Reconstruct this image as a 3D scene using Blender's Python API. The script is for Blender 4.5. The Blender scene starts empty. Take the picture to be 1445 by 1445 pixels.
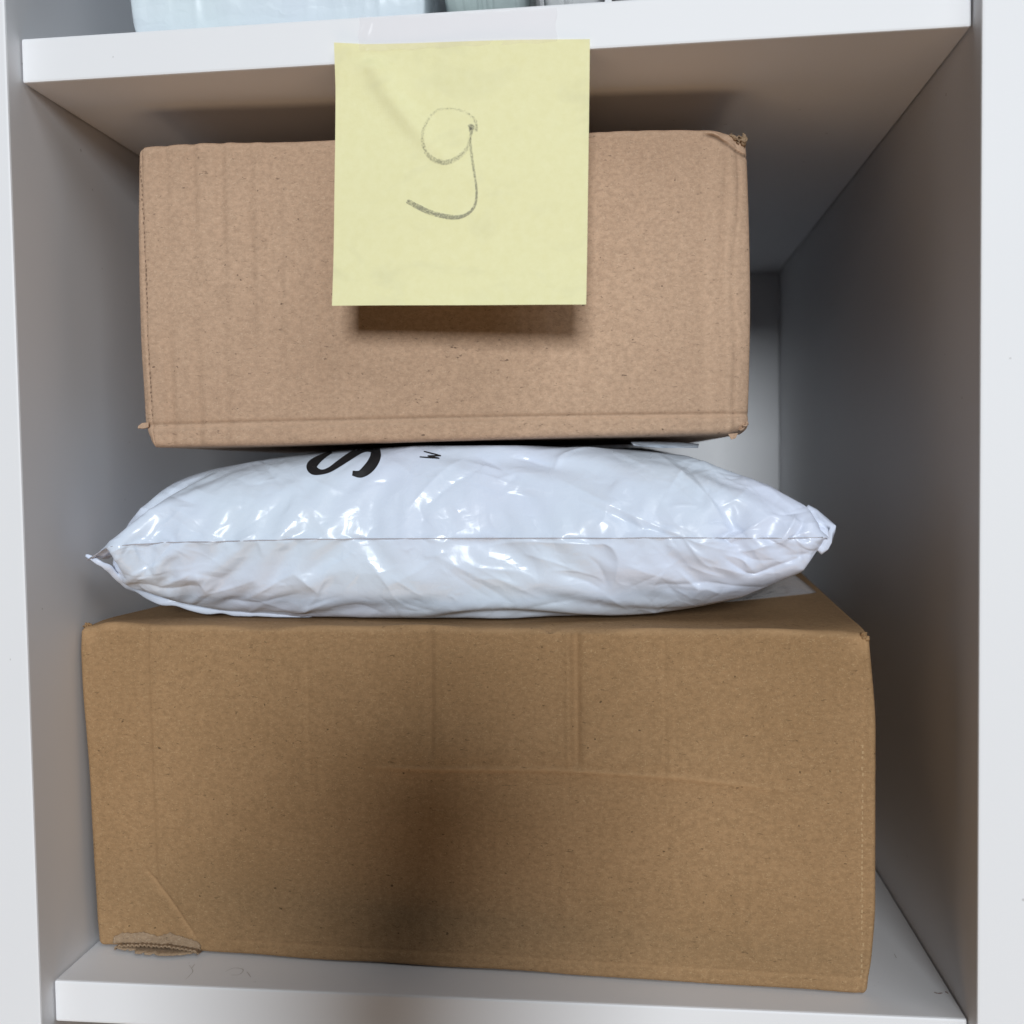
import bpy, bmesh, math, random
import numpy as np
from mathutils import Vector, Matrix
from mathutils.bvhtree import BVHTree
from mathutils import noise as mnoise

random.seed(7); rng = np.random.default_rng(11)
SC = bpy.context.scene
COL = SC.collection
R = math.radians

# ------------------------------------------------------------------ camera
CW, CH, CD, CT = 0.284, 0.28536, 0.3792, 0.01349     # bay width, clear height, depth, board thickness
CAM = Vector((0.18665, -0.31073, 0.16394))
RM = Matrix(((0.9937, -0.1118, 0.0101), (0.1112, 0.9928, 0.0455), (-0.0151, -0.0441, 0.9989)))   # columns: right, forward, up
FPX = 1468.39
cam = bpy.data.cameras.new('camera'); camo = bpy.data.objects.new('camera', cam); COL.objects.link(camo)
cr, cf, cu = RM.col[0].normalized(), RM.col[1].normalized(), RM.col[2].normalized()
cr = cf.cross(cu).normalized(); cu = cr.cross(cf).normalized()
mw = Matrix.Identity(4)
for i in range(3):
    mw[i][0], mw[i][1], mw[i][2], mw[i][3] = cr[i], cu[i], -cf[i], CAM[i]
camo.matrix_world = mw
cam.sensor_width = 36; cam.lens = 36 * FPX / 1445
cam.clip_start = 0.01; cam.clip_end = 50
cam.dof.use_dof = True; cam.dof.focus_distance = 0.338; cam.dof.aperture_fstop = 13
SC.camera = camo

# ------------------------------------------------------------------ light
W = bpy.data.worlds.new('World'); SC.world = W; W.use_nodes = True
bg = W.node_tree.nodes['Background']
bg.inputs[0].default_value = (1.0, 0.82, 0.66, 1); bg.inputs[1].default_value = 0.018
def area_lamp(name, loc, target, sx, sy, power, color):
    L = bpy.data.lights.new(name, 'AREA'); L.shape = 'RECTANGLE'; L.size = sx; L.size_y = sy
    L.energy = power; L.color = color
    o = bpy.data.objects.new(name, L); COL.objects.link(o); o.location = loc
    o.rotation_euler = (Vector(target) - Vector(loc)).to_track_quat('-Z', 'Y').to_euler()
    return o
area_lamp('room_light', (0.47, -4.0, 1.02), (0.14, 0.0, 0.17), 0.92, 0.78, 143, (0.92, 0.97, 1.0))
area_lamp('window_light', (0.95, -1.25, 1.45), (0.12, 0.0, 0.10), 0.9, 0.9, 7.5, (0.92, 0.96, 1.0))
area_lamp('floor_bounce', (0.16, -0.50, -0.95), (0.15, 0.0, 0.28), 0.9, 0.5, 2.8, (1.0, 0.68, 0.42))
SC.view_settings.view_transform = 'Standard'; SC.view_settings.look = 'None'
SC.view_settings.exposure = 0.0; SC.view_settings.gamma = 1.0
SC.cycles.max_bounces = 10; SC.cycles.transparent_max_bounces = 12

# ------------------------------------------------------------------ node helper
class Mat:
    def __init__(s, name, **kw):
        s.m = bpy.data.materials.new(name); s.m.use_nodes = True
        s.nt = s.m.node_tree; s.b = s.nt.nodes['Principled BSDF']
        s.tc = s.nt.nodes.new('ShaderNodeTexCoord')
        for k, v in kw.items(): s.set(k.replace('_', ' '), v)
    def link(s, a, b): s.nt.links.new(a, b)
    def set(s, k, v):
        i = s.b.inputs[k]
        if hasattr(v, 'is_output'): s.link(v, i)
        else: i.default_value = v
    def put(s, inp, v):
        if hasattr(v, 'is_output'): s.link(v, inp)
        else: inp.default_value = v
    def obj(s, scale=(1, 1, 1)):
        n = s.nt.nodes.new('ShaderNodeMapping'); n.inputs['Scale'].default_value = scale
        s.link(s.tc.outputs['Object'], n.inputs[0]); return n.outputs[0]
    def noise(s, vec, scale, detail=3, rough=.5, dist=0):
        n = s.nt.nodes.new('ShaderNodeTexNoise'); s.link(vec, n.inputs['Vector'])
        n.inputs['Scale'].default_value = scale; n.inputs['Detail'].default_value = detail
        n.inputs['Roughness'].default_value = rough; n.inputs['Distortion'].default_value = dist
        return n.outputs['Fac']
    def ramp(s, v, *stops):
        n = s.nt.nodes.new('ShaderNodeValToRGB'); s.link(v, n.inputs[0]); e = n.color_ramp.elements
        while len(e) < len(stops): e.new(.5)
        for q, (p, c) in zip(e, stops):
            q.position = p; q.color = (c, c, c, 1) if not hasattr(c, '__len__') else (*c, 1)
        return n.outputs[0]
    def math(s, op, a, b=0.0, c=0.0):
        n = s.nt.nodes.new('ShaderNodeMath'); n.operation = op
        for i, v in enumerate((a, b, c)): s.put(n.inputs[i], v)
        return n.outputs[0]
    def mix(s, f, a, b, mode='MIX'):
        n = s.nt.nodes.new('ShaderNodeMix'); n.data_type = 'RGBA'; n.blend_type = mode
        s.put(n.inputs[0], f)
        for k, v in ((6, a), (7, b)):
            if hasattr(v, 'is_output'): s.link(v, n.inputs[k])
            else: n.inputs[k].default_value = (*v, 1)
        return n.outputs[2]
    def attr(s, name):
        n = s.nt.nodes.new('ShaderNodeAttribute'); n.attribute_name = name; return n.outputs['Fac']
    def bump(s, h, strength, dist=.001, normal=None):
        n = s.nt.nodes.new('ShaderNodeBump'); n.inputs['Strength'].default_value = strength
        n.inputs['Distance'].default_value = dist; s.link(h, n.inputs['Height'])
        if normal is not None: s.link(normal, n.inputs['Normal'])
        return n.outputs[0]

def laminate(name, col, scuff=0.0, wear=False):
    m = Mat(name, Roughness=.42)
    p = m.obj()
    big = m.noise(p, 14, 3)
    c = m.mix(big, tuple(x * .965 for x in col), col)
    if scuff:
        a = m.ramp(m.noise(m.obj((1, 1.6, 1)), 190, 4, .65), (.69, 0), (.75, 1))
        b = m.ramp(m.noise(p, 26, 2), (.50, 0), (.66, 1))
        c = m.mix(m.math('MULTIPLY', m.math('MULTIPLY', a, b), scuff), c, (.16, .14, .13))
    sp = m.ramp(m.noise(p, 420, 1, .3), (.815, 0), (.84, 1))
    c = m.mix(m.math('MULTIPLY', sp, .4), c, (.25, .23, .22))
    m.set('Base Color', c)
    m.set('Roughness', m.ramp(m.noise(p, 9, 2), (.3, .50), (.7, .54)))
    m.set('Specular IOR Level', .35)
    m.set('Normal', m.bump(m.noise(p, 1400, 1), .04, .0002))
    return m.m

def kraft(name, light, dark, fibre, fleck=.65):
    """unbleached paper: mottled pulp, short pale and dark fibres, dark flecks, flute lines"""
    m = Mat(name, Roughness=.86)
    m.set('Specular IOR Level', .25)
    p = m.obj()
    big = m.noise(p, 11, 4, .55)
    c = m.mix(m.ramp(big, (.3, 0), (.7, 1)), dark, light)
    mid = m.noise(m.obj((1, 1, 1.4)), 560, 5, .72)
    c = m.mix(m.math('MULTIPLY', m.ramp(mid, (.36, 0), (.64, 1)), .5), c, tuple(x * .62 for x in dark))
    fib = m.noise(m.obj((.5, .5, 1.5)), 1650, 2, .6, 1.6)
    c = m.mix(m.math('MULTIPLY', m.ramp(fib, (.60, 0), (.69, 1)), .46), c, fibre)
    fib2 = m.noise(m.obj((1.3, 1.3, .6)), 1400, 2, .6, 1.8)
    c = m.mix(m.math('MULTIPLY', m.ramp(fib2, (.61, 0), (.70, 1)), .36), c, fibre)
    fd = m.noise(m.obj((.6, .6, 1.6)), 850, 2, .5, 1.0)
    c = m.mix(m.math('MULTIPLY', m.ramp(fd, (.66, 0), (.75, 1)), fleck), c, tuple(x * .33 for x in dark))
    rare = m.math('MULTIPLY', m.ramp(m.noise(m.obj((.8, .8, 1.25)), 560, 2, .4), (.745, 0), (.775, 1)), .7)
    c = m.mix(rare, c, tuple(x * .16 for x in dark))
    # worn creases and crushed edges lose the darker surface fibres
    c = m.mix(m.math('MULTIPLY', m.attr('wear'), .55), c, tuple(min(1, x * 1.25) for x in light))
    c = m.mix(m.attr('ink_shade'), c, tuple(x * .42 for x in dark))  # darkens creases and folds: their shade is put into the board colour
    m.set('Base Color', c)
    n1 = m.bump(m.noise(p, 900, 4, .7), .45, .0004)
    m.set('Normal', n1)
    return m.m

def film(name, col, rough=.22):
    m = Mat(name, Roughness=rough)
    m.set('Specular IOR Level', .32)
    p = m.obj()
    c = m.mix(m.ramp(m.noise(p, 16, 3), (.35, 0), (.65, 1)), col, (col[0] * 1.0, col[1] * .965, col[2] * 1.01))
    sm = m.ramp(m.noise(m.obj((1, 1, 2.2)), 170, 3, .6), (.72, 0), (.78, 1))
    area = m.ramp(m.noise(p, 22, 2), (.52, 0), (.62, 1))
    c = m.mix(m.math('MULTIPLY', m.math('MULTIPLY', sm, area), .55), c, (.30, .29, .30))
    c = m.mix(m.attr('ink_shade'), c, (.20, .20, .22))
    m.set('Base Color', c)
    m.set('Roughness', m.ramp(m.noise(p, 45, 3), (.35, rough * .75), (.7, rough * 1.5)))
    m.set('Subsurface Weight', .0)
    a = m.noise(p, 60, 4, .55, .6)
    v = m.nt.nodes.new('ShaderNodeTexVoronoi'); v.feature = 'F1'; v.distance = 'MANHATTAN'
    wv = m.nt.nodes.new('ShaderNodeVectorMath'); wv.operation = 'ADD'; m.link(m.obj((1, .7, 1.3)), wv.inputs[0])
    sc = m.nt.nodes.new('ShaderNodeVectorMath'); sc.operation = 'SCALE'; sc.inputs[3].default_value = .006
    nn = m.nt.nodes.new('ShaderNodeTexNoise'); m.link(p, nn.inputs['Vector']); nn.inputs['Scale'].default_value = 120
    m.link(nn.outputs['Color'], sc.inputs[0]); m.link(sc.outputs[0], wv.inputs[1]); m.link(wv.outputs[0], v.inputs['Vector']); v.inputs['Scale'].default_value = 75
    n1 = m.bump(a, .14, .0022)
    n2 = m.bump(v.outputs['Distance'], .15, .0022, n1)
    n3 = m.bump(m.noise(p, 900, 2), .035, .0003, n2)
    m.set('Normal', n3)
    return m.m

def plain(name, col, rough=.5, **kw):
    m = Mat(name, Roughness=rough); m.set('Base Color', (*col, 1))
    for k, v in kw.items(): m.set(k.replace('_', ' '), v)
    return m.m

WHITE = laminate('white_laminate', (.79, .795, .82))
WHITE_SH = laminate('white_laminate_shelf', (.78, .785, .81), scuff=.95)
KRAFT_TOP = kraft('kraft_pinkish', (.56, .385, .268), (.455, .302, .206), (.66, .50, .36))
KRAFT_LOW = kraft('kraft_brown', (.385, .236, .122), (.295, .175, .083), (.52, .36, .20))
TORN = kraft('kraft_torn_inside', (.40, .285, .185), (.28, .19, .12), (.60, .48, .36))
FILM = film('white_film', (.66, .74, .85), .25)
SEAM = plain('film_seam', (.42, .42, .47), .4)
CLEAR = film('thin_grey_film', (.33, .33, .33), .2); CLEAR.node_tree.nodes['Principled BSDF'].inputs['Alpha'].default_value = .38
BLACK = plain('black_print', (.012, .012, .014), .55)

# ------------------------------------------------------------------ object helpers
def finish(o, mat=None, parent=None, smooth=True):
    COL.objects.link(o)
    if mat is not None: o.data.materials.append(mat)
    if parent is not None: o.parent = parent
    if smooth: o.data.polygons.foreach_set('use_smooth', [True] * len(o.data.polygons))
    return o
def mesh(name, v, f, mat=None, parent=None, smooth=True):
    me = bpy.data.meshes.new(name); me.from_pydata([tuple(map(float, q)) for q in v], [], f); me.update()
    return finish(bpy.data.objects.new(name, me), mat, parent, smooth)
def thing(name, label, cat, loc=(0, 0, 0), rz=0, group=None):
    o = bpy.data.objects.new(name, None); COL.objects.link(o); o.location = loc; o.rotation_euler = (0, 0, rz)
    o.empty_display_size = .02
    return tag(o, label, cat, group)
def tag(o, label, cat, group=None):
    o['label'] = label; o['category'] = cat
    if group: o['group'] = group
    return o
def box(name, x0, x1, y0, y1, z0, z1, mat, parent, bev=.0007):
    bm = bmesh.new(); bmesh.ops.create_cube(bm, size=1)
    for v in bm.verts:
        v.co = Vector(((x0 + x1) / 2 + v.co.x * (x1 - x0), (y0 + y1) / 2 + v.co.y * (y1 - y0), (z0 + z1) / 2 + v.co.z * (z1 - z0)))
    bmesh.ops.bevel(bm, geom=bm.edges[:], offset=bev, segments=2, profile=.6, affect='EDGES')
    me = bpy.data.meshes.new(name); bm.to_mesh(me); bm.free()
    o = finish(bpy.data.objects.new(name, me), mat, parent, False)
    for p in me.polygons: p.use_smooth = False
    return o
def grid_faces(nx, ny, off=0, flip=False, wrap=False):
    f = []
    for i in range(nx if wrap else nx - 1):
        for j in range(ny - 1):
            a = off + i * ny + j; b = off + ((i + 1) % nx) * ny + j
            q = (a, b, b + 1, a + 1); f.append(q[::-1] if flip else q)
    return f
def set_attr(o, name, vals):
    a = o.data.attributes.new(name, 'FLOAT', 'POINT'); a.data.foreach_set('value', np.asarray(vals, dtype=np.float32))
def sstep(a, b, x):
    t = np.clip((x - a) / (b - a), 0, 1); return t * t * (3 - 2 * t)
def vnoise(P, scale, seed=0, octv=3):
    out = np.empty(len(P)); s = seed * 17.3
    for i, q in enumerate(P): out[i] = mnoise.fractal(Vector((q[0] * scale + s, q[1] * scale - s, q[2] * scale + s * .5)), 1.0, 2.0, octv)
    return out

# ------------------------------------------------------------------ shelf unit
unit = thing('shelf_unit', 'white laminate shelf unit holding the boxes and bags', 'shelving unit')
ZB, ZT, REC = -.16, .52, .0076
box('side_panel', -.0185, 0, -REC, CD + .012, ZB, ZT, WHITE, unit)
box('side_panel', CW, CW + .0185, -REC, CD + .012, ZB, ZT, WHITE, unit)
box('back_panel', .0003, CW - .0003, CD, CD + .006, ZB, ZT, WHITE, unit, .0003)
box('shelf', .0004, CW - .0004, 0, CD - .0004, -CT, 0, WHITE_SH, unit)
box('shelf', .0004, CW - .0004, 0, CD - .0004, CH, CH + CT, WHITE, unit)

# ------------------------------------------------------------------ cartons
def carton_surface(w, d, h, rad, n=(150, 40, 90), shape=None):
    """closed rounded box, local x 0..w, y 0..d (front y=0), z 0..h, fine grid on every face; shape(P, N) -> P"""
    nx, ny, nz = n
    V, F, idx = [], [], {}
    def face(a, b, fixed, val, na, nb, flip):
        off = len(V)
        def sp(nn, L):     # denser close to the edges, so that the rounding is smooth
            t = np.linspace(0, 1, nn); e = rad * 1.6 / L
            k = max(4, nn // 9)
            return np.concatenate([np.linspace(0, e, k, endpoint=False), np.linspace(e, 1 - e, nn - 2 * k), np.linspace(1 - e, 1, k + 1)[1:]])
        dims = (w, d, h)
        A = sp(na, dims[a]) * dims[a]; B = sp(nb, dims[b]) * dims[b]
        for x in A:
            for y in B:
                q = [0, 0, 0]; q[a] = x; q[b] = y; q[fixed] = val; V.append(q)
        F.extend(grid_faces(na, nb, off, flip))
    face(0, 2, 1, 0, nx, nz, False); face(0, 2, 1, d, nx // 5, nz // 5, True)
    face(1, 2, 0, 0, ny, nz // 2, True); face(1, 2, 0, w, ny, nz // 2, False)
    face(0, 1, 2, 0, nx // 2, ny, True); face(0, 1, 2, h, nx // 2, ny, False)
    P = np.array(V); lim = np.array([w, d, h])
    inner = np.clip(P, rad, lim - rad); dv = P - inner
    # cube corner points mapped onto the rounded edge
    ln = np.linalg.norm(dv, axis=1, keepdims=True); N = dv / np.maximum(ln, 1e-9)
    P = inner + N * rad
    if shape is not None: P, wear, ink_shade = shape(P, N)
    else: wear = ink_shade = np.zeros(len(P))
    return P, F, wear, ink_shade
def carton(name_body, w, d, h, rad, mat, parent, n, shape):
    P, F, wear, ink_shade = carton_surface(w, d, h, rad, n, shape)
    o = mesh(name_body, P, F, mat, parent)
    bm = bmesh.new(); bm.from_mesh(o.data)
    lw = bm.verts.layers.float.new('wear'); li = bm.verts.layers.float.new('ink_shade')
    for v, a, b in zip(bm.verts, wear, ink_shade): v[lw] = a; v[li] = b
    bmesh.ops.remove_doubles(bm, verts=bm.verts, dist=1e-5); bmesh.ops.recalc_face_normals(bm, faces=bm.faces)
    bm.to_mesh(o.data); bm.free()
    o.data.polygons.foreach_set('use_smooth', [True] * len(o.data.polygons))
    return o
def groove(x, c, w):   # smooth valley profile
    return np.exp(-((x - c) / w) ** 2)
def flutes(P, pitch, seed):
    x = P[:, 0] / pitch
    return np.sin(2 * np.pi * x + .8 * np.sin(x * .37 + seed))

# ---- lower carton: local origin at its front left bottom corner
LW, LD, LH = .2563, .215, .1122
low = thing('cardboard_box', 'wide brown cardboard box standing on the lower shelf, torn at its bottom corner', 'cardboard box',
            (.0026, .0236, .0004), R(-2.9), 'cardboard boxes stacked on the shelf')
def low_shape(P, N):
    x, y, z = P[:, 0].copy(), P[:, 1].copy(), P[:, 2].copy()
    fr = sstep(.012, 0, y); dy = np.zeros(len(P)); wear = np.zeros(len(P)); ink_shade = np.zeros(len(P))
    # front panel: gentle bow, crushed vertical creases below the top edge, one long diagonal score
    dy += -.0010 * np.sin(np.pi * np.clip(x / LW, 0, 1)) * np.sin(np.pi * np.clip(z / LH, 0, 1)) - .0034 * (1 - np.clip(x / LW, 0, 1)) * sstep(-.03, .09, z)
    hz = sstep(.060, .068, z)
    def vcrease(c, wd, dep, z0):
        m = sstep(z0, z0 + .006, z); g = groove(x, c, wd)
        return dep * g * m, g * m
    for c, wd, dep, z0 in ((.1672, .0014, .0014, .066), (.1648, .0010, -.0006, .066), (.1205, .0012, .0008, .068), (.1945, .0008, .0003, .058), (.0790, .0007, .00035, .05), (.0235, .0009, .0006, .022)):
        a, g = vcrease(c, wd, dep, z0); dy += a; wear = np.maximum(wear, g * abs(dep) / .0016 * .55 * (dep > 0)); ink_shade = np.maximum(ink_shade, .16 * g * (dep > .0005))  # deeper creases also get shade painted into their colour
    zs = np.interp(x, [.10, .125, .16, .18, .20, .222, .235], [.0667, .0668, .0675, .0670, .0662, .0640, .0628])
    fade = sstep(.095, .115, x) * sstep(.240, .21, x)
    g = groove(z, zs, .0008) * fade; dy += -.0004 * g - .0009 * fade * sstep(-.006, 0.004, z - zs) * sstep(.02, .004, z - zs); wear = np.maximum(wear, g * .6)
    # soft dent at the lower left with a slanting crease down to the tear
    zc = np.interp(x, [.020, .028, .036], [.028, .018, .006]); fd = sstep(.018, .022, x) * sstep(.039, .034, x)
    gx = np.exp(-((z - zc) / .0011) ** 2) * fd; dy += .0010 * gx; wear = np.maximum(wear, gx * .8)
    # score line just above the bottom and below the top edge
    g = groove(z, .0052, .0006) * sstep(.04, .06, x); dy += .0003 * g; wear = np.maximum(wear, g * .35)
    dy += .00005 * flutes(P, .0042, 1.0)
    dy += vnoise(np.c_[x, y * 0, z], 26, 4, 3) * .0005
    y = y + dy * fr
    y += .0003 * groove(x, LW - .0026, .0010) * fr
    # right edge bulges outward in the middle, tapers at the bottom
    re = sstep(LW - .006, LW, x) * sstep(.10, .02, y)
    x += re * (.0017 * sstep(LH, LH - .03, z) * sstep(.0, .03, z) - .0008 * sstep(.012, 0, z))
    le = sstep(.006, 0, x) * sstep(.1, .02, y)
    x += le * (-.0016 * sstep(.05, LH, z) + .0003 * sstep(.012, 0, z))
    # front corners at the top are crushed
    for cx, s in ((0, 1), (LW, -1)):
        dd = np.sqrt((x - cx) ** 2 + (y * .8) ** 2 + (z - LH) ** 2); k = sstep(.011, 0, dd)
        z -= k * .0011; wear = np.maximum(wear, k * .9)
        y += k * .0010
    # top edge worn pale, wavy; the top panel sags slightly
    te = groove(z, LH - .0004, .0012) * sstep(.006, 0, y); wear = np.maximum(wear, te * (.62 + .35 * np.sin(x * 210) * np.sin(x * 77)))
    tp = sstep(LH - .002, LH, z); z -= tp * sstep(0, .05, y) * .0006
    z += tp * sstep(.004, 0, y) * (.0005 * np.sin(x * 61 + 1) + .0003 * np.sin(x * 173) - .0010 * groove(x, .159, .0018))
    # the bottom edge is a little lifted on the left, where it is torn
    be = sstep(.006, 0, z) * sstep(.01, 0, y)
    z += be * (.0012 * groove(x, .022, .014) + .00012 * np.sin(x * 140))
    z = np.maximum(z, .0)
    return np.c_[x, y, z], np.clip(wear, 0, 1), np.clip(ink_shade, 0, 1)
low_body = carton('carton_body', LW, LD, LH, .0021, KRAFT_LOW, low, (520, 40, 250), low_shape)

# the torn spot: frayed liner edge, exposed corrugated medium, ragged lower liner
def ragged_strip(name, xs, ztop, zbot, ylo, mat, parent, seed, thick=.0006, rows=7, ya=0.0):
    r = np.random.default_rng(seed); V = []; n = len(xs)
    bv = BVHTree.FromPolygons([v.co for v in low_body.data.vertices], [tuple(p.vertices) for p in low_body.data.polygons])
    for i, x in enumerate(xs):
        a, b = ztop[i], zbot[i]
        for j in range(rows):
            t = j / (rows - 1); z_ = a + (b - a) * t; h = bv.ray_cast(Vector((x, -.03, z_)), Vector((0, 1, 0)))
            y_ = (h[0].y if h[0] is not None else 0) - .00022 - .0003 * t
            V.append((x + r.normal(0, .0001), y_ + r.normal(0, .00004), z_))
    o = mesh(name, V, grid_faces(n, rows), mat, parent)
    md = o.modifiers.new('thickness', 'SOLIDIFY'); md.thickness = thick; md.offset = 0
    return o
xs = np.linspace(.0065, .0385, 64); tq = np.arange(64) / 63; env = np.sin(np.pi * tq) ** .55 * (.78 + .30 * np.sin(tq * 9 + .4) * .5 + .18 * np.sin(tq * 21) + .25 * (1 - tq))
rr = rng.normal(0, 1, 64); rr = np.convolve(rr, [.25, .5, .25], 'same')
ragged_strip('torn_liner', xs, .0030 + .0038 * env + .0004 * rr, .0014 + .0012 * env + .0003 * rr, -.0004, TORN, low, 3, .00012, 7, -.00095)
xr = np.linspace(.0082, .0385, 150)
ev = np.sin(np.pi * np.linspace(0, 1, 150)) ** .4
V = []; rj = np.convolve(rng.normal(0, 1, 150), np.ones(5) / 5, 'same')
for i, x in enumerate(xr):
    wv = .00045 * math.sin(i * .85) + .0003 * rj[i]
    for j in range(5):
        t = j / 4; V.append((x, -.0003 - .0026 * t - wv * .9, .0019 * ev[i] + wv * 1.3 + .0001 * j))
fo = mesh('corrugated_medium', V, grid_faces(150, 5), TORN, low); fo.modifiers.new('thickness', 'SOLIDIFY').thickness = .0004
xs2 = np.linspace(.0080, .0380, 56); e2 = np.sin(np.pi * np.linspace(0, 1, 56)) ** .6
r2 = np.convolve(rng.normal(0, 1, 56), [.2, .6, .2], 'same')
V = []
for i, x in enumerate(xs2):
    for j in range(6):
        t = j / 5; V.append((x, .0015 - (.0022 + .0044 * e2[i] + .0007 * r2[i]) * t, .0009 + .0009 * t * (1 - t) - .0004 * t + .0003 * abs(r2[i]) * t * t))
fo = mesh('bottom_liner', V, grid_faces(56, 6), TORN, low); fo.modifiers.new('thickness', 'SOLIDIFY').thickness = .0004

def fray(name, center, size, mat, parent, seed, n=9):
    """crumpled paper tuft at a crushed corner: a few bent ragged flakes in one mesh"""
    r = np.random.default_rng(seed); V = []; F = []
    for k in range(n):
        a = r.uniform(0, 6.28); c = np.array(center) + r.normal(0, .28, 3) * size
        u = r.normal(0, 1, 3); u /= np.linalg.norm(u); w_ = np.cross(u, r.normal(0, 1, 3)); w_ /= np.linalg.norm(w_); nn = np.cross(u, w_)
        off = len(V); m = 5
        for i in range(m):
            for j in range(m):
                p, q = i / (m - 1) - .5, j / (m - 1) - .5
                V.append(c + u * p * size[0] * 1.1 + w_ * q * size[2] * .8 + nn * (.35 * size[0] * math.sin(p * 5 + a) * math.cos(q * 4)) + r.normal(0, .05, 3) * size)
        F += grid_faces(m, m, off)
    o = mesh(name, V, F, mat, parent, True); o.modifiers.new('thickness', 'SOLIDIFY').thickness = .0003
    return o
fray('crushed_corner', (LW - .0014, .0012, LH - .0016), np.array([.0014, .0010, .0018]), KRAFT_LOW, low, 5, 6)
fray('crushed_corner', (-.0002, .0010, LH - .0010), np.array([.0018, .0010, .0009]), KRAFT_LOW, low, 8, 6)

# ---- upper carton
UW, UD, UH = .2005, .165, .0990
TOPZ = .1722
up = thing('cardboard_box', 'smaller pinkish tan cardboard box on top of the white bag, behind the yellow note', 'cardboard box',
           (.0252, .0222, TOPZ), R(3.1), 'cardboard boxes stacked on the shelf')
def up_shape(P, N):
    x, y, z = P[:, 0].copy(), P[:, 1].copy(), P[:, 2].copy()
    fr = sstep(.012, 0, y); dy = np.zeros(len(P)); wear = np.zeros(len(P)); ink_shade = np.zeros(len(P))
    dy += -.0015 * np.sin(np.pi * np.clip(x / UW, 0, 1)) * np.sin(np.pi * np.clip(z / UH, 0, 1))
    # washboard flutes, strongest on the left third
    am = .35 + .65 * sstep(.09, .02, x)
    dy += am * (  .00052 * flutes(P, .0086, 2.0) + .00020 * flutes(P, .0047, .5)) * (.6 + .4 * np.sin(z * 60 + x * 90))
    dy += vnoise(np.c_[x, y * 0, z], 24, 7, 3) * .0006
    # horizontal score above the bottom edge with a raised lip
    zs = .0062 + .0006 * np.sin(x * 14)
    dy += -.0009 * sstep(zs + .0008, zs - .0012, z) + .0007 * groove(z, zs + .0009, .0007)
    g = groove(z, zs + .0002, .0006); wear = np.maximum(wear, g * .55); ink_shade = np.maximum(ink_shade, .22 * groove(z, zs + .0015, .0006))  # second mask paints a thin shade line into the score groove
    # rounded crushed right edge: two vertical folds
    wob = .0010 * np.sin(z * 45) + .0005 * np.sin(z * 130 + 1)
    for c, wd, dep, ph in ((UW - .0160, .0022, .0004, 0.), (UW - .0078, .0010, .0009, 1.5), (UW - .0040, .0006, .0010, 3.)):
        am2 = .35 + .65 * (.5 + .5 * np.sin(z * 60 + ph * 2)) * (.5 + .5 * np.sin(z * 23 + ph))
        g = groove(x + wob, c, wd); dy += dep * g * am2; ink_shade = np.maximum(ink_shade, (.22 if wd < .0008 else .08) * g * am2)  # fold valleys darkened in colour, painted shade
        wear = np.maximum(wear, .30 * groove(x + wob, c + 1.6 * wd, wd * .8) * am2)
    cz = np.interp(x, [UW - .0150, UW - .0105, UW - .0060, UW - .0015], [UH - .0018, UH - .0026, UH - .0048, UH - .0078])
    g = np.exp(-((z - cz) / .0006) ** 2) * sstep(UW - .0150, UW - .0110, x); dy += .0012 * g; ink_shade = np.maximum(ink_shade, .75 * g)  # dark gap of the corner crease, its shade painted into the colour
    g2 = np.exp(-((z - cz - .0010) / .0006) ** 2) * sstep(UW - .0150, UW - .0110, x); dy -= .0006 * g2; wear = np.maximum(wear, .5 * g2)
    dy += .0026 * sstep(UW - .008, UW, x)
    y = y + dy * fr
    # stitched perforation on the left edge
    xs_ = np.interp(z, [0, .03, .07, UH], [.0034, .0030, .0024, .0014])
    y += .0004 * groove(x, xs_, .0006) * fr
    # side outlines
    re = sstep(UW - .007, UW, x) * sstep(.08, .02, y)
    x += re * (.0012 * np.sin(np.pi * np.clip(z / UH, 0, 1)) + .0002)
    le = sstep(.007, 0, x) * sstep(.08, .02, y)
    zz = np.array([0, .008, .03, .055, .075, UH]); xx = np.array([.0010, .0003, -.0003, -.0004, .0000, .0012])
    x += le * np.interp(z, zz, xx)
    # crushed top right corner and nibbled bottom right corner
    dd = np.sqrt((x - UW) ** 2 + (y * .7) ** 2 + (z - UH) ** 2); k = sstep(.012, 0, dd); z -= k * .0020; y += k * .0012; wear = np.maximum(wear, k * .5)
    z -= .0005 * sstep(UW - .022, UW, x) * sstep(UH - .006, UH, z)
    dd = np.sqrt((x - UW) ** 2 + y ** 2 + z ** 2); k = sstep(.008, 0, dd); z += k * .0022; wear = np.maximum(wear, k * .5)
    # bottom: the left end of the flap steps in, the sole rises to the right, top edge faintly wavy
    be = sstep(.009, 0, z); z += be * (.0012 * sstep(.02, .19, x) - .0002)
    x += be * sstep(.006, 0, x) * .0022
    z += sstep(UH - .004, UH, z) * (.0004 * np.sin(x * 31 + .5) + .0003 * np.sin(x * 87) + .0007 * np.sin(np.pi * np.clip(x / UW, 0, 1)))
    te = groove(z, UH, .0012) * sstep(.005, 0, y); wear = np.maximum(wear, te * .5)
    return np.c_[x, y, z], np.clip(wear, 0, 1), np.clip(ink_shade, 0, 1)
up_body = carton('carton_body', UW, UD, UH, .0024, KRAFT_TOP, up, (440, 36, 220), up_shape)
fray('crushed_corner', (UW - .0022, .0024, UH - .0038), np.array([.0030, .0010, .0024]), TORN, up, 12, 5)
fray('crushed_corner', (UW - .0018, .0022, .0042), np.array([.0020, .0012, .0018]), KRAFT_TOP, up, 14, 6)
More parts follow.
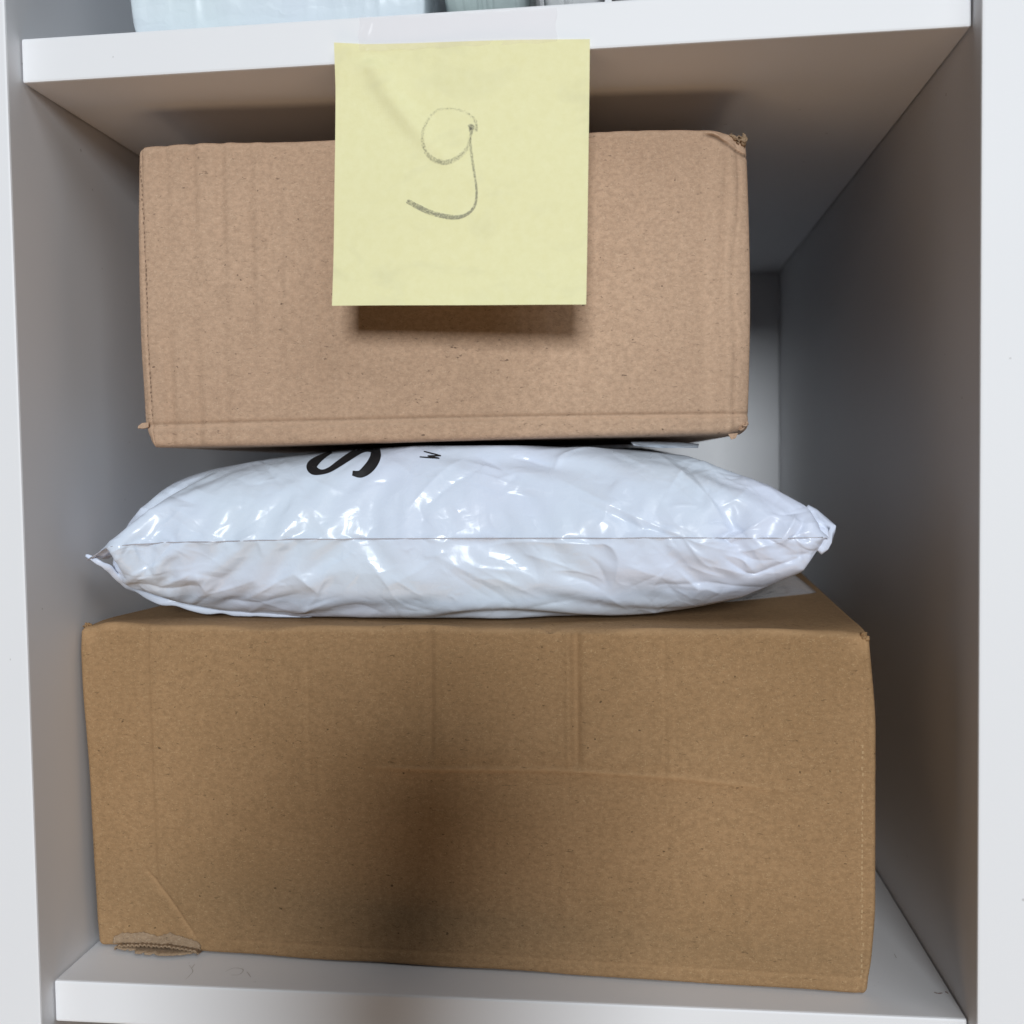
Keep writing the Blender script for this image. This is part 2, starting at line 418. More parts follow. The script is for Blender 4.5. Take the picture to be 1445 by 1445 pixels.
# little paper tab at the lower left, and the curled scrap under the lower right corner
mesh('paper_tab', [(-.0002, .0004, .0080), (-.0013, -.0002, .0070), (-.0014, -.0004, .0063), (.0006, -.0002, .0062), (.0022, -.0003, .0066), (.0022, 0, .0082)], [(0, 1, 2, 3), (0, 3, 4, 5)], KRAFT_TOP, up, False).modifiers.new('thickness', 'SOLIDIFY').thickness = .0005
mesh('paper_scrap', [(UW - .0068, -.0006, .0010), (UW - .0036, -.0006, .0012), (UW - .0044, -.0009, -.0004), (UW - .0058, -.0009, -.0008)], [(0, 1, 2, 3)], KRAFT_TOP, up, False).modifiers.new('thickness', 'SOLIDIFY').thickness = .0004

def perforation(body, parent, path, pitch, duty, width, mat, lift=.00007):
    """cut dashes along a scored fold, each a small patch lying on the board"""
    bv = BVHTree.FromPolygons([v.co for v in body.data.vertices], [tuple(p.vertices) for p in body.data.polygons])
    V = []; F = []; L_ = [0]
    P = np.array(path, float)
    for a, b in zip(P[:-1], P[1:]): L_.append(L_[-1] + np.linalg.norm(b - a))
    k = 0
    for d in np.arange(pitch, L_[-1] - pitch, pitch):
        c = [np.interp(d + o, L_, P[:, i]) for o in (-duty * pitch / 2, duty * pitch / 2) for i in (0, 1)]
        if rng.random() < .12: continue
        w_ = width * rng.uniform(.6, 1.3); jx = rng.normal(0, width * .5); c = [c[0] + jx, c[1] + rng.normal(0, pitch * .06), c[2] + jx + rng.normal(0, width * .3), c[3] + rng.normal(0, pitch * .06)]; q = []
        for (x, z) in ((c[0] - w_, c[1]), (c[0] + w_, c[1]), (c[2] + w_, c[3]), (c[2] - w_, c[3])):
            h = bv.ray_cast(Vector((x, -.03, z)), Vector((0, 1, 0)))
            if h[0] is None: break
            q.append((x, h[0].y - lift, z))
        if len(q) == 4: V += q; F.append((k, k + 1, k + 2, k + 3)); k += 4
    o = mesh('perforation', V, F, mat, parent, False); o['kind'] = 'stuff'; return o
perforation(low_body, low, [(LW - .0026, .004), (LW - .0024, .080)], .0017, .55, .00022, plain('perforation_pale', (.42, .28, .15), .9))
perforation(up_body, up, [(.0036, .009), (.0032, .030), (.0026, .07), (.0018, UH - .004)], .00155, .5, .00024, plain('perforation_dark', (.22, .14, .095), .9))

#BAG
# ------------------------------------------------------------------ mailer bag between the cartons
def sim_bag(w, L, nx, ny, zlo, zhi, foot, steps, yg, pad, lumps, clamp, mould, seed=3, bend=.06):
    """Two film sheets sealed round the rim: blown open, then left slack over a soft stuffed pad while the ends are pushed together."""
    r = np.random.default_rng(seed)
    u = np.linspace(-w / 2, w / 2, nx); s = np.linspace(0, 1, ny) ** yg * L
    un = np.abs(u) / (w / 2)
    X = np.zeros((2, nx, ny, 3)); X[..., 0] = (u[:, None] * (1 - .040 * np.exp(-s / .022))[None, :])[None]
    X[..., 1] = (s[None, :] + (.006 * un ** 5)[:, None] * np.exp(-s / .03)[None, :])[None]
    zm = pad[4]
    bf = np.sin(np.pi * np.arange(nx) / (nx - 1))[:, None] * np.sin(np.pi * np.arange(ny) / (ny - 1))[None, :]
    X[0, ..., 2] = zm + .004 * bf; X[1, ..., 2] = zm - .004 * bf
    X += r.normal(0, .00025, X.shape)
    def seal(Q):
        for i in (0, -1):
            m = (Q[0, i] + Q[1, i]) * .5; Q[0, i] = m; Q[1, i] = m
            m = (Q[0, :, i] + Q[1, :, i]) * .5; Q[0, :, i] = m; Q[1, :, i] = m
    seal(X)
    dx = u[1] - u[0]; ds = np.diff(s); X0 = X[:1].copy(); X0[..., 2] = 0
    ln = lambda a, b: np.sqrt(((a - b) ** 2).sum(-1))
    rx = ln(X0[:, 1:], X0[:, :-1]); rs = ln(X0[:, :, 1:], X0[:, :, :-1]); r2x = ln(X0[:, 2:], X0[:, :-2]); r2s = ln(X0[:, :, 2:], X0[:, :, :-2])
    d1 = ln(X0[:, 1:, 1:], X0[:, :-1, :-1]); d2 = ln(X0[:, :-1, 1:], X0[:, 1:, :-1])
    ar = np.full(ny, 1.0); ar[:-1] = ds / dx; ar = np.maximum(ar, 1e-3)[None, None, :, None]
    V = np.zeros_like(X)
    def solve(a, b, rest, k):
        d = b - a; l = np.sqrt((d * d).sum(-1)) + 1e-12; c = (k * .5 * (l - rest) / l)[..., None] * d
        a += c; b -= c
    pcx, pcy, phx, pyb, pz, pht, phb, pry, pxe = pad
    for it in range(steps):
        f = it / steps
        pressure = 1.0 if f < .5 else max(.05, 1 - (f - .5) * 8)
        tx = np.zeros_like(X); ty = np.zeros_like(X)
        tx[:, 1:-1] = (X[:, 2:] - X[:, :-2]) * .5; ty[:, :, 1:-1] = (X[:, :, 2:] - X[:, :, :-2]) * .5
        N = np.cross(tx, ty); N[1] *= -1
        A = N / (dx * dx) / ar * pressure
        A[..., 2] -= .05 * (f > .5)
        V = V * .965 + A * 6e-6
        sp = np.sqrt((V * V).sum(-1, keepdims=True)); V *= np.minimum(1, .0012 / (sp + 1e-12))
        Q = X + V
        cl = sstep(.35, .8, f)
        xa = -w / 2 * (1 - cl) + clamp[0] * cl; xb = w / 2 * (1 - cl) + clamp[1] * cl
        for k in range(3):
            for o in (0, 1):
                m = (nx - o) // 2; solve(Q[:, o:o + 2 * m:2], Q[:, o + 1:o + 2 * m:2], rx[:, o:o + 2 * m:2], 1.0)
                m = (ny - o) // 2; solve(Q[:, :, o:o + 2 * m:2], Q[:, :, o + 1:o + 2 * m:2], rs[:, :, o:o + 2 * m:2], 1.0)
                m = (nx - o) // 2; a = Q[:, o:o + 2 * m:2]; b = Q[:, o + 1:o + 2 * m:2]
                solve(a[:, :, :-1], b[:, :, 1:], d1[:, o:o + 2 * m:2], .6); solve(b[:, :, :-1], a[:, :, 1:], d2[:, o:o + 2 * m:2], .6)
            for o in range(4):
                i = np.arange(o, nx - 2, 4); a = Q[:, i]; b = Q[:, i + 2]; solve(a, b, r2x[:, i], bend); Q[:, i] = a; Q[:, i + 2] = b
                j = np.arange(o, ny - 2, 4); a = Q[:, :, j]; b = Q[:, :, j + 2]; solve(a, b, r2s[:, :, j], bend); Q[:, :, j] = a; Q[:, :, j + 2] = b
            seal(Q)
            # the stuffing: a rounded pad with lumps
            lm = 1 + sum(am * np.sin(kx * Q[..., 0] + p1) * np.sin(ky * Q[..., 1] + p2) for am, kx, ky, p1, p2 in lumps)
            gx = np.clip(1 - (np.abs(Q[..., 0] - pcx) / phx) ** pxe, 0, 1) ** .5
            hz = np.where(Q[..., 2] > pz, pht, phb) * gx * lm + 1e-6
            ry = pry * gx ** .6 + 1e-6
            dy = np.minimum(Q[..., 1] - pcy, 0) / ry; dz = (Q[..., 2] - pz) / hz
            rad = np.sqrt(dy * dy + dz * dz) + 1e-9
            live = (gx > .02) & (Q[..., 1] < pyb); flat = Q[..., 1] >= pcy
            push = live & (rad < 1) & ~flat
            Q[..., 1] = np.where(push, pcy + dy * ry / rad, Q[..., 1])
            z = np.where(push, pz + dz * hz / rad, Q[..., 2])
            z[0] = np.where((live & flat)[0], np.maximum(z[0], np.minimum(pz + (pht * gx * lm)[0], zhi - .0004)), z[0])
            z[1] = np.where((live & flat)[1], np.minimum(z[1], np.maximum(pz - (phb * gx * lm)[1], zlo + .0004)), z[1])
            Q[..., 2] = z
            z = Q[..., 2]
            np.maximum(z, zlo, out=z)
            x0, x1, ya, yb = foot
            fy = ya + (yb - ya) * (Q[..., 0] - x0) / (x1 - x0)
            ex = np.maximum(np.maximum(x0 - Q[..., 0], Q[..., 0] - x1), fy - Q[..., 1])
            np.minimum(z, zhi + np.maximum(ex, 0) * 3, out=z)
            np.clip(Q[..., 0], xa, xb, out=Q[..., 0])
            if cl > 0:      # the ends taper: the film is drawn together at the sealed sides
                zt = np.interp(Q[..., 0], mould[0], mould[1]) + (1 - cl) * .03; zb = np.interp(Q[..., 0], mould[2], mould[3]) - (1 - cl) * .03
                back = np.clip((Q[..., 1] - .10) / .1, 0, 1) * .004
                z = Q[..., 2]; np.minimum(z, zt + back, out=z); np.maximum(z, zb - back, out=z)
        V = Q - X; X = Q
    return X
BX, BY = .1260, .0135
NX, NY = 131, 110
LUMPS = [(.07, 61, 40, .4, .3), (.06, 113, 70, 2.1, 1.0), (.04, 190, 120, .9, 2.0)]
S = sim_bag(.262, .27, NX, NY, .1131, .1716, (.024 - BX, .226 - BX, .024 - BY, .034 - BY), 460, 1.25,
            (.000, .0265, .108, .235, .1350, .0355, .0215, .0215, 2.3), LUMPS, (.0040 - BX, .2540 - BX),
            (np.array([.0100, .0135, .0190, .0275, .0385, .060, .077, .2000, .2130, .2262, .2365, .2432, .2475]) - BX,
             [.1362, .1455, .1561, .1627, .1668, .1699, .1720, .1700, .1650, .1592, .1540, .1490, .1440],
             np.array([.0100, .0155, .0255, .0350, .0510, .2090, .2200, .2310, .2395, .2475]) - BX,
             [.1344, .1255, .1190, .1140, .1131, .1131, .1150, .1207, .1280, .1400]))
S[..., 0] += BX; S[..., 1] += BY
# long rambling wrinkles of loose film, strongest towards the ends
bag = thing('mailer_bag', 'stuffed white plastic mailing bag squeezed between the two cardboard boxes', 'mailing bag', (BX, BY, .113), 0, 'plastic mailing bags on the shelves')
def two_sheet_mesh(name, S, mat, parent, origin, sub=1):
    nx, ny = S.shape[1:3]
    idx = np.arange(2 * nx * ny).reshape(2, nx, ny)
    idx[1, 0] = idx[0, 0]; idx[1, -1] = idx[0, -1]; idx[1, :, 0] = idx[0, :, 0]; idx[1, :, -1] = idx[0, :, -1]
    used = np.unique(idx); remap = -np.ones(2 * nx * ny, int); remap[used] = np.arange(len(used)); idx = remap[idx]
    V = S.reshape(-1, 3)[used] - np.array(origin)
    q0 = np.stack([idx[0, :-1, :-1], idx[0, 1:, :-1], idx[0, 1:, 1:], idx[0, :-1, 1:]], -1).reshape(-1, 4)
    q1 = np.stack([idx[1, :-1, :-1], idx[1, :-1, 1:], idx[1, 1:, 1:], idx[1, 1:, :-1]], -1).reshape(-1, 4)
    o = mesh(name, V, [tuple(map(int, q)) for q in np.concatenate([q0, q1])], mat, parent)
    if sub:
        md = o.modifiers.new('smooth', 'SUBSURF'); md.levels = sub; md.render_levels = sub
    return o, idx
bag_body, bidx = two_sheet_mesh('bag_film', S, FILM, bag, (BX, BY, .113), 1)

def catmull(pts, n=10):
    P = np.array(pts, float); out = []
    Q = np.vstack([2 * P[0] - P[1], P, 2 * P[-1] - P[-2]])
    for i in range(1, len(Q) - 2):
        for t in np.linspace(0, 1, n, endpoint=False):
            a, b, c, d = Q[i - 1], Q[i], Q[i + 1], Q[i + 2]
            out.append(.5 * (2 * b + (c - a) * t + (2 * a - 5 * b + 4 * c - d) * t * t + (3 * b - a - 3 * c + d) * t ** 3))
    out.append(P[-1]); return np.array(out)
# sharp creases in the film: (depth in mm, half width in mm, photo-traced path); positive is a ridge, negative a valley
def px_ray(u, v):
    return (cr * ((u - 722.5) / FPX) + cf - cu * ((v - 722.5) / FPX)).normalized()

def zl(p): return [(100 + x / 2.408, 560 + y / 2.408) for x, y in p]
def zr(p): return [(650 + x / 2.408, 560 + y / 2.408) for x, y in p]
CREASES = [
    (.5, 3, zl([(215, 510), (222, 540), (236, 575)])), (.7, 4, zl([(255, 505), (300, 450), (345, 415), (380, 380)])),
    (1.1, 5, zl([(300, 650), (360, 622), (420, 595)])), (.9, 5, zl([(420, 595), (440, 630), (470, 668)])), (-1.3, 5, zl([(180, 640), (260, 648), (340, 655), (440, 640)])),
    (1.0, 5, zl([(590, 690), (680, 640), (760, 600)])), (.9, 4, zl([(760, 600), (800, 630), (842, 665)])), (-.9, 5, zl([(520, 690), (640, 700), (780, 670)])),
    (.7, 4, zl([(740, 745), (800, 722), (880, 697)])), (-.6, 4, zl([(880, 720), (980, 712), (1060, 735)])),
    (.6, 3, zl([(565, 497), (600, 478), (628, 462)])), (.5, 3, zl([(628, 462), (640, 495), (655, 540)])),
    (.35, 5, zl([(470, 470), (560, 420), (660, 345)])), (-.35, 5, zl([(500, 500), (600, 440), (700, 370)])),
    (.4, 6, zl([(480, 330), (560, 285), (650, 250)])), (-.4, 5, zl([(350, 300), (450, 250), (560, 225), (700, 200)])),
    (.7, 5, zl([(1010, 560), (1060, 620), (1110, 690), (1180, 730)])), (-.5, 5, zl([(1050, 620), (1130, 700), (1250, 735)])),
    (.6, 4, zl([(1150, 380), (1190, 330), (1270, 250), (1330, 215)])), (-.6, 4, zl([(1210, 370), (1290, 300), (1400, 240)])),
    (.5, 4, zl([(790, 268), (860, 300), (940, 332)])), (.5, 5, zl([(1240, 540), (1340, 590), (1445, 640)])), (-.45, 5, zl([(1260, 570), (1350, 640), (1430, 690)])),
    (-.5, 3, zl([(60, 520), (90, 560), (150, 600), (200, 630)])), (.6, 3, zl([(95, 505), (130, 560), (180, 610)])),
    (.8, 4, zr([(0, 248), (90, 272), (180, 300), (300, 325)])), (-.7, 4, zr([(0, 275), (120, 315), (260, 345)])), (.6, 3, zr([(20, 222), (80, 238), (150, 252)])), (-.6, 3, zr([(50, 198), (130, 240), (210, 292)])), (.5, 3, zr([(80, 300), (160, 322), (240, 318)])),
    (-1.2, 4, zr([(180, 205), (250, 215), (320, 240)])), (1.0, 4, zr([(320, 244), (345, 205), (420, 182), (520, 182)])),
    (.9, 6, zr([(330, 280), (450, 340), (560, 392), (700, 452), (830, 502), (925, 528)])), (-.8, 6, zr([(360, 330), (480, 385), (620, 445), (760, 480)])),
    (.5, 3, zr([(588, 408), (615, 440), (640, 472)])), (.9, 5, zr([(640, 172), (720, 235), (830, 330), (890, 420), (932, 522)])), (-.8, 5, zr([(700, 200), (790, 262), (860, 350), (930, 440), (1000, 500)])),
    (.6, 4, zr([(760, 185), (860, 250), (980, 330), (1100, 435)])), (-.5, 3, zr([(830, 250), (940, 265), (1060, 292)])), (.5, 3, zr([(880, 215), (960, 262), (1060, 330), (1150, 385)])),
    (-.6, 3, zr([(1050, 388), (1110, 400), (1190, 382)])), (.9, 3, zr([(1100, 478), (1125, 435), (1140, 398)])), (-1.0, 3, zr([(1115, 490), (1150, 455), (1165, 415)])),
    (.6, 3, zr([(925, 527), (1000, 515), (1110, 482)])), (-1.4, 5, zr([(895, 545), (950, 585), (1000, 606), (1090, 575), (1190, 530)])), (1.1, 5, zr([(905, 540), (960, 555), (1000, 598)])),
    (.8, 4, zr([(740, 590), (780, 630), (806, 655), (778, 690)])), (.6, 4, zr([(770, 500), (810, 545), (856, 585)])), (-.7, 4, zr([(640, 640), (740, 640), (830, 632), (950, 650), (1050, 652)])),
    (.5, 5, zr([(20, 560), (140, 620), (270, 682)])), (-.45, 5, zr([(0, 600), (100, 655), (180, 705)])), (.5, 4, zr([(465, 650), (520, 690), (575, 722)])),
    (.7, 4, zr([(100, 505), (210, 490), (430, 500), (500, 500), (535, 545), (532, 600), (522, 650)])), (.5, 3, zr([(220, 532), (310, 560), (405, 590)])), (-.5, 4, zr([(430, 540), (470, 580), (500, 640)])), (.4, 4, zr([(560, 570), (640, 600), (730, 625)])),
]
def crease_film(o, origin):
    bpy.context.view_layer.update()
    ev = o.evaluated_get(bpy.context.evaluated_depsgraph_get()); me = bpy.data.meshes.new_from_object(ev)
    o.modifiers.clear(); o.data = me; n = len(me.vertices)
    P = np.empty(n * 3); me.vertices.foreach_get('co', P); P = P.reshape(-1, 3) + np.array(origin)
    N = np.empty(n * 3); me.vertices.foreach_get('normal', N); N = N.reshape(-1, 3)
    D = P - np.array(CAM); zc = D @ np.array(cf)
    uv = np.c_[722.5 + FPX * (D @ np.array(cr)) / zc, 722.5 - FPX * (D @ np.array(cu)) / zc]
    front = sstep(-.05, .25, -(N * D / np.linalg.norm(D, axis=1, keepdims=True)).sum(1)) * sstep(.12, .08, P[:, 1])
    off = np.zeros(n); mmpx = 4.45; live = np.where(front > .01)[0]; U = uv[live]
    r = np.random.default_rng(21); lines = [(a, w_, np.array(p)) for a, w_, p in CREASES]
    for k in range(150):         # many little crinkles, most of them near the drawn-in ends and under the upper box
        e = r.random()
        if e < .30: c = np.array((r.uniform(130, 300), r.uniform(680, 850))); ang = r.normal(-.1, .7)
        elif e < .72: c = np.array((r.uniform(930, 1160), r.uniform(640, 840))); ang = r.normal(.35, .6)
        else: c = np.array((r.uniform(300, 1000), r.choice([r.uniform(632, 690), r.uniform(800, 868)]))); ang = r.normal(.15, .5)
        L_ = r.uniform(12, 42); d = np.array((math.cos(ang), math.sin(ang))) * L_; q = np.array((-d[1], d[0])) * r.normal(0, .15)
        lines.append((r.uniform(.12, .42) * r.choice([1, 1, -1]), r.uniform(1.4, 3), np.array([c - d, c + q, c + d])))
    for k in range(260):         # and a fine crackle of short hard kinks over the whole face
        c = np.array((r.uniform(140, 1150), r.uniform(632, 866))); ang = r.normal(.25 if c[0] > 640 else -.2, .8); L_ = r.uniform(5, 17)
        d = np.array((math.cos(ang), math.sin(ang))) * L_; q = np.array((-d[1], d[0])) * r.normal(0, .2)
        lines.append((r.uniform(.06, .20) * r.choice([1, -1]), r.uniform(.8, 1.5), np.array([c - d, c + q, c + d])))
    for A, w_, p in lines:
        C = catmull(p, 6); wpx = w_ * mmpx; lo = C.min(0) - wpx * 1.6; hi = C.max(0) + wpx * 1.6
        sel = np.where((U[:, 0] > lo[0]) & (U[:, 0] < hi[0]) & (U[:, 1] > lo[1]) & (U[:, 1] < hi[1]))[0]
        if not len(sel): continue
        Q = U[sel]; best = np.full(len(sel), 1e9); bt = np.zeros(len(sel)); m = len(C) - 1
        for i in range(m):
            a, b = C[i], C[i + 1]; ab = b - a; t = np.clip(((Q - a) @ ab) / (ab @ ab + 1e-9), 0, 1)
            d = np.linalg.norm(Q - a - t[:, None] * ab, axis=1); k = d < best; best[k] = d[k]; bt[k] = ((i + t) / m)[k]
        prof = np.exp(-best / (wpx * .42)) * sstep(1.6, .9, best / wpx)
        off[live[sel]] += A * .001 * 1.2 * prof * np.sin(np.pi * np.clip(bt * .9 + .05, 0, 1)) ** .6
    off *= front
    P = P + N * off[:, None] - np.array(origin)
    me.vertices.foreach_set('co', P.ravel()); me.update()
    me.polygons.foreach_set('use_smooth', [True] * len(me.polygons))
bag_body.modifiers['smooth'].levels = 2
crease_film(bag_body, (BX, BY, .113))
# the fold along the front, a fine raised weld with a shadow line
def tube(name, C, r, mat, parent, k=6, flat=1.0):
    C = np.asarray(C, float); T = np.gradient(C, axis=0); T /= np.linalg.norm(T, axis=1, keepdims=True) + 1e-9
    r = np.broadcast_to(r, (len(C),)); V = []
    for c, t, q in zip(C, T, r):
        a = np.cross(t, (0, 1, 0)); a /= np.linalg.norm(a) + 1e-9; b = np.cross(t, a)
        for j in range(k):
            w_ = 2 * math.pi * j / k; V.append(c + a * math.cos(w_) * q + b * math.sin(w_) * q * flat)
    F = []
    for i in range(len(C) - 1):
        for j in range(k):
            F.append((i * k + j, i * k + (j + 1) % k, (i + 1) * k + (j + 1) % k, (i + 1) * k + j))
    F.append(tuple(range(k))[::-1]); F.append(tuple(range((len(C) - 1) * k, len(C) * k)))
    return mesh(name, V, F, mat, parent)
def bag_bvh():
    bpy.context.view_layer.update()
    dg = bpy.context.evaluated_depsgraph_get(); ev = bag_body.evaluated_get(dg); me = ev.to_mesh()
    t = BVHTree.FromPolygons([v.co + Vector((BX, BY, .113)) for v in me.vertices], [tuple(p.vertices) for p in me.polygons]); ev.to_mesh_clear()
    return t
BVH = bag_bvh()
def on_bag(u, v, lift=.00018):
    d = px_ray(u, v); h = BVH.ray_cast(CAM, d)
    if h[0] is None: return None
    n = h[1] if h[1].dot(d) < 0 else -h[1]
    return h[0] + n * lift
def seam_line():
    out = []
    for q in S[0, 2:-2, 0]:
        d = (Vector(q) - CAM).normalized(); h = BVH.ray_cast(CAM, d)
        if h[0] is not None and (h[0] - Vector(q)).length < .003: out.append(np.array(h[0] - d * .00004) - np.array((BX, BY, .113)))
    C = np.array(out); C[1:-1] = (C[:-2] + 2 * C[1:-1] + C[2:]) / 4
    tube('front_seam', C, .00021, SEAM, bag)
seam_line()
def print_stroke(name, pts, parent, origin, mat, n=8, across=4):
    """a printed stroke lying on the film: pts = (x, y, half width)"""
    C = catmull(pts, n); V = []; 
    T = np.gradient(C[:, :2], axis=0); T /= np.linalg.norm(T, axis=1, keepdims=True) + 1e-9
    ok = True
    for c, t in zip(C, T):
        nv = np.array([-t[1], t[0]])
        for j in range(across + 1):
            q = c[:2] + nv * c[2] * (2 * j / across - 1); h = on_bag(*q)
            if h is None: h = V[-1] + Vector(origin) if V else None
            if h is None: return None
            V.append(h - Vector(origin))
    return mesh(name, V, grid_faces(len(C), across + 1), mat, parent)
O3 = (BX, BY, .113)
def zs_(x, y): return (420 + x / 5.558, 600 + y / 5.558)
Sst = [(*zs_(268, 212), 1.6), (*zs_(215, 238), 3.2), (*zs_(150, 280), 5.6), (*zs_(112, 322), 7.4), (*zs_(128, 356), 6.6), (*zs_(185, 370), 3.6), (*zs_(250, 352), 3.6), (*zs_(330, 300), 4.6),
       (*zs_(420, 240), 5.0), (*zs_(500, 196), 4.6), (*zs_(560, 184), 5.0), (*zs_(606, 196), 6.6), (*zs_(612, 246), 7.4), (*zs_(585, 305), 7.6), (*zs_(540, 355), 7.0), (*zs_(490, 385), 5.2), (*zs_(430, 378), 3.4)]
print_stroke('printed_letter', Sst, bag, O3, BLACK)
for st in ([(990, 208), (1125, 242)], [(1125, 242), (1020, 243)], [(1020, 243), (1112, 262)], [(1112, 262), (958, 251)]):
    (a, b), (c, d) = st
    print_stroke('printed_letter', [(*zs_(a, b), .75), (*zs_((a + c) / 2, (b + d) / 2), .95), (*zs_(c, d), .75)], bag, O3, BLACK, 5, 2)
def at_px(u, v, y):
    d = px_ray(u, v); return np.array(CAM + d * ((y - CAM.y) / d.y))
# folded side seam, a flattened welt running under the left end of the bag
wp = catmull([at_px(121, 785, .0175), at_px(144, 795, .018), at_px(163, 812, .022), at_px(190, 831, .030), at_px(226, 846, .036), at_px(270, 856, .038), at_px(318, 862.5, .0385), at_px(350, 865, .0375), at_px(392, 868, .036), at_px(440, 871, .036)], 9)
t_ = np.linspace(0, 1, len(wp)); wr_ = .0013 * np.interp(t_, [0, .06, .2, .5, .75, .92, 1], [.35, .7, 1.0, 1.15, 1.1, .6, .15]) * (1 + .12 * np.sin(t_ * 46) + .08 * np.sin(t_ * 83 + 1))
wp[:, 2] = np.maximum(wp[:, 2] + .00035 * np.sin(t_ * 38 + 1), .1129 + wr_)
tube('side_seam', wp - np.array(O3), wr_, FILM, bag, 10, .45)
def film_patch(name, rim, parent, mat, bulge, thick=.00012, seed=1, n=9, jit=.00022):
    """a loose flap of film: a fan of rings between the rim points (pixel, depth) and their middle, gently crumpled"""
    r = np.random.default_rng(seed); P = np.array([at_px(*q) for q in rim]); C = P.mean(0); m = len(P)
    V = [C + np.array((0, bulge, 0))]; F = []
    for k in range(1, n + 1):
        f = k / n
        for p in P: V.append(C + (p - C) * f + np.array((0, bulge * (1 - f * f), 0)) + r.normal(0, jit, 3) * (f < 1))
    for j in range(m): F.append((0, 1 + j, 1 + (j + 1) % m))
    for k in range(1, n):
        for j in range(m):
            a = 1 + (k - 1) * m + j; b = 1 + (k - 1) * m + (j + 1) % m; F.append((a, a + m, b + m, b))
    o = mesh(name, np.array(V) - np.array(O3), F, mat, parent)
    md = o.modifiers.new('thickness', 'SOLIDIFY'); md.thickness = thick
    return o
film_patch('corner_flap', [(1124, 752, .0215), (1128, 738, .0205), (1131, 722, .020), (1140, 713, .0215), (1152, 719, .0225), (1166, 731, .0225), (1179, 742, .0215), (1177, 753, .0205), (1173, 766, .0200), (1167, 776, .0196), (1159, 782, .0194), (1150, 774, .0196), (1141, 765, .0205), (1131, 757, .021)], bag, FILM, -.0018, .0003, 4, 9, .00035)
film_patch('back_flap', [(1000, 858, .078), (1040, 838, .090), (1075, 822, .10), (1105, 806, .105), (1122, 812, .108), (1140, 826, .110), (1152, 836, .110), (1128, 842, .105), (1090, 846, .096), (1050, 851, .088)], bag, CLEAR, -.002, .0002, 6)
film_patch('top_flap', [(890, 624, .046), (930, 623, .050), (960, 624, .052), (986, 627, .054), (985, 632, .053), (958, 632, .051), (930, 632, .049), (895, 629, .046)], bag, FILM, 0, .0003, 7, 4)
#ENDBAG

# ------------------------------------------------------------------ parcels on the shelf above
ZS = CH + CT
def small_parcel(label, x0, x1, y0, depth, h, mat, seed, name='mailer_bag', ex_=7, wr=1.0):
    nx, ny = 90, 64
    o = thing(name, label, 'mailing bag', ((x0 + x1) / 2, y0 + depth / 2, ZS), 0, 'plastic mailing bags on the shelves')
    u = np.linspace(-1, 1, nx); s = np.linspace(-1, 1, ny); U, T = np.meshgrid(u, s, indexing='ij')
    prof = (1 - np.abs(U) ** ex_) ** (.4 if ex_ < 20 else .25) * (1 - np.abs(T) ** (9 if ex_ < 20 else 24)) ** (.4 if ex_ < 20 else .25)
    r = np.random.default_rng(seed); cr_ = np.zeros_like(U)
    for k in range(16):
        a = r.uniform(0, 3.14); c = r.uniform(-1, 1); ww = r.uniform(.03, .09)
        cr_ += r.uniform(.2, 1) * np.exp(-((U * np.cos(a) + T * np.sin(a) - c + .08 * np.sin(5 * (U * np.sin(a) - T * np.cos(a)) + k)) / ww) ** 2)
    Z = np.zeros((2, nx, ny, 3))
    for q, sgn in ((0, 1), (1, -1)):
        Z[q, ..., 0] = U * (x1 - x0) / 2 * (1 - .02 * (1 - prof)); Z[q, ..., 1] = T * depth / 2
        Z[q, ..., 2] = h * .42 + sgn * (h * (.58 if q == 0 else .42) * prof * (1 - .03 * wr * cr_ * (q == 0))) 
    Z[1, ..., 2] = np.maximum(Z[1, ..., 2], .0004)
    zz = Z[..., 2] / h; cy = np.zeros_like(zz)
    for k in range(int(26 * wr)):
        a = r.normal(.35, .5) if k % 3 else r.normal(1.2, .4); c = r.uniform(-1, 1); zc = r.uniform(.1, .9); ww = r.uniform(.010, .035)
        line = (U[None] - c) * np.cos(a) + (zz - zc) * .8 * np.sin(a); along = -(U[None] - c) * np.sin(a) + (zz - zc) * .8 * np.cos(a)
        cy += r.uniform(.2, 1) * r.choice([1, -1]) * np.exp(-np.abs(line) / ww) * np.exp(-(along / .22) ** 2)
    Z[..., 1] -= .0011 * cy * sstep(-.6, -.95, T)[None]
    # the mid seam of a lying bag sinks towards the shelf at the rim
    b, _ = two_sheet_mesh('bag_film', Z, mat, o, (0, 0, 0), 1)
    return o
FILM_B = film('pale_blue_film', (.67, .755, .80), .3)
FILM_G = film('grey_green_film', (.40, .48, .47), .16)
FILM_S = film('silver_grey_film', (.56, .58, .58), .25)
small_parcel('pale blue white plastic bag at the left end of the upper shelf', .0286, .1268, .0090, .20, .110, FILM_B, 2, ex_=46, wr=2.2)
small_parcel('grey green plastic bag with shiny creases, beside the pale blue one on the upper shelf', .1295, .1580, .010, .19, .06, FILM_G, 5, wr=3)
small_parcel('narrow silver grey bag beside the grey green bag on the upper shelf', .1612, .1802, .010, .19, .05, FILM_S, 8)
small_parcel('light grey bag at the right end of the upper shelf', .1816, .262, .012, .19, .05, FILM_S, 9)

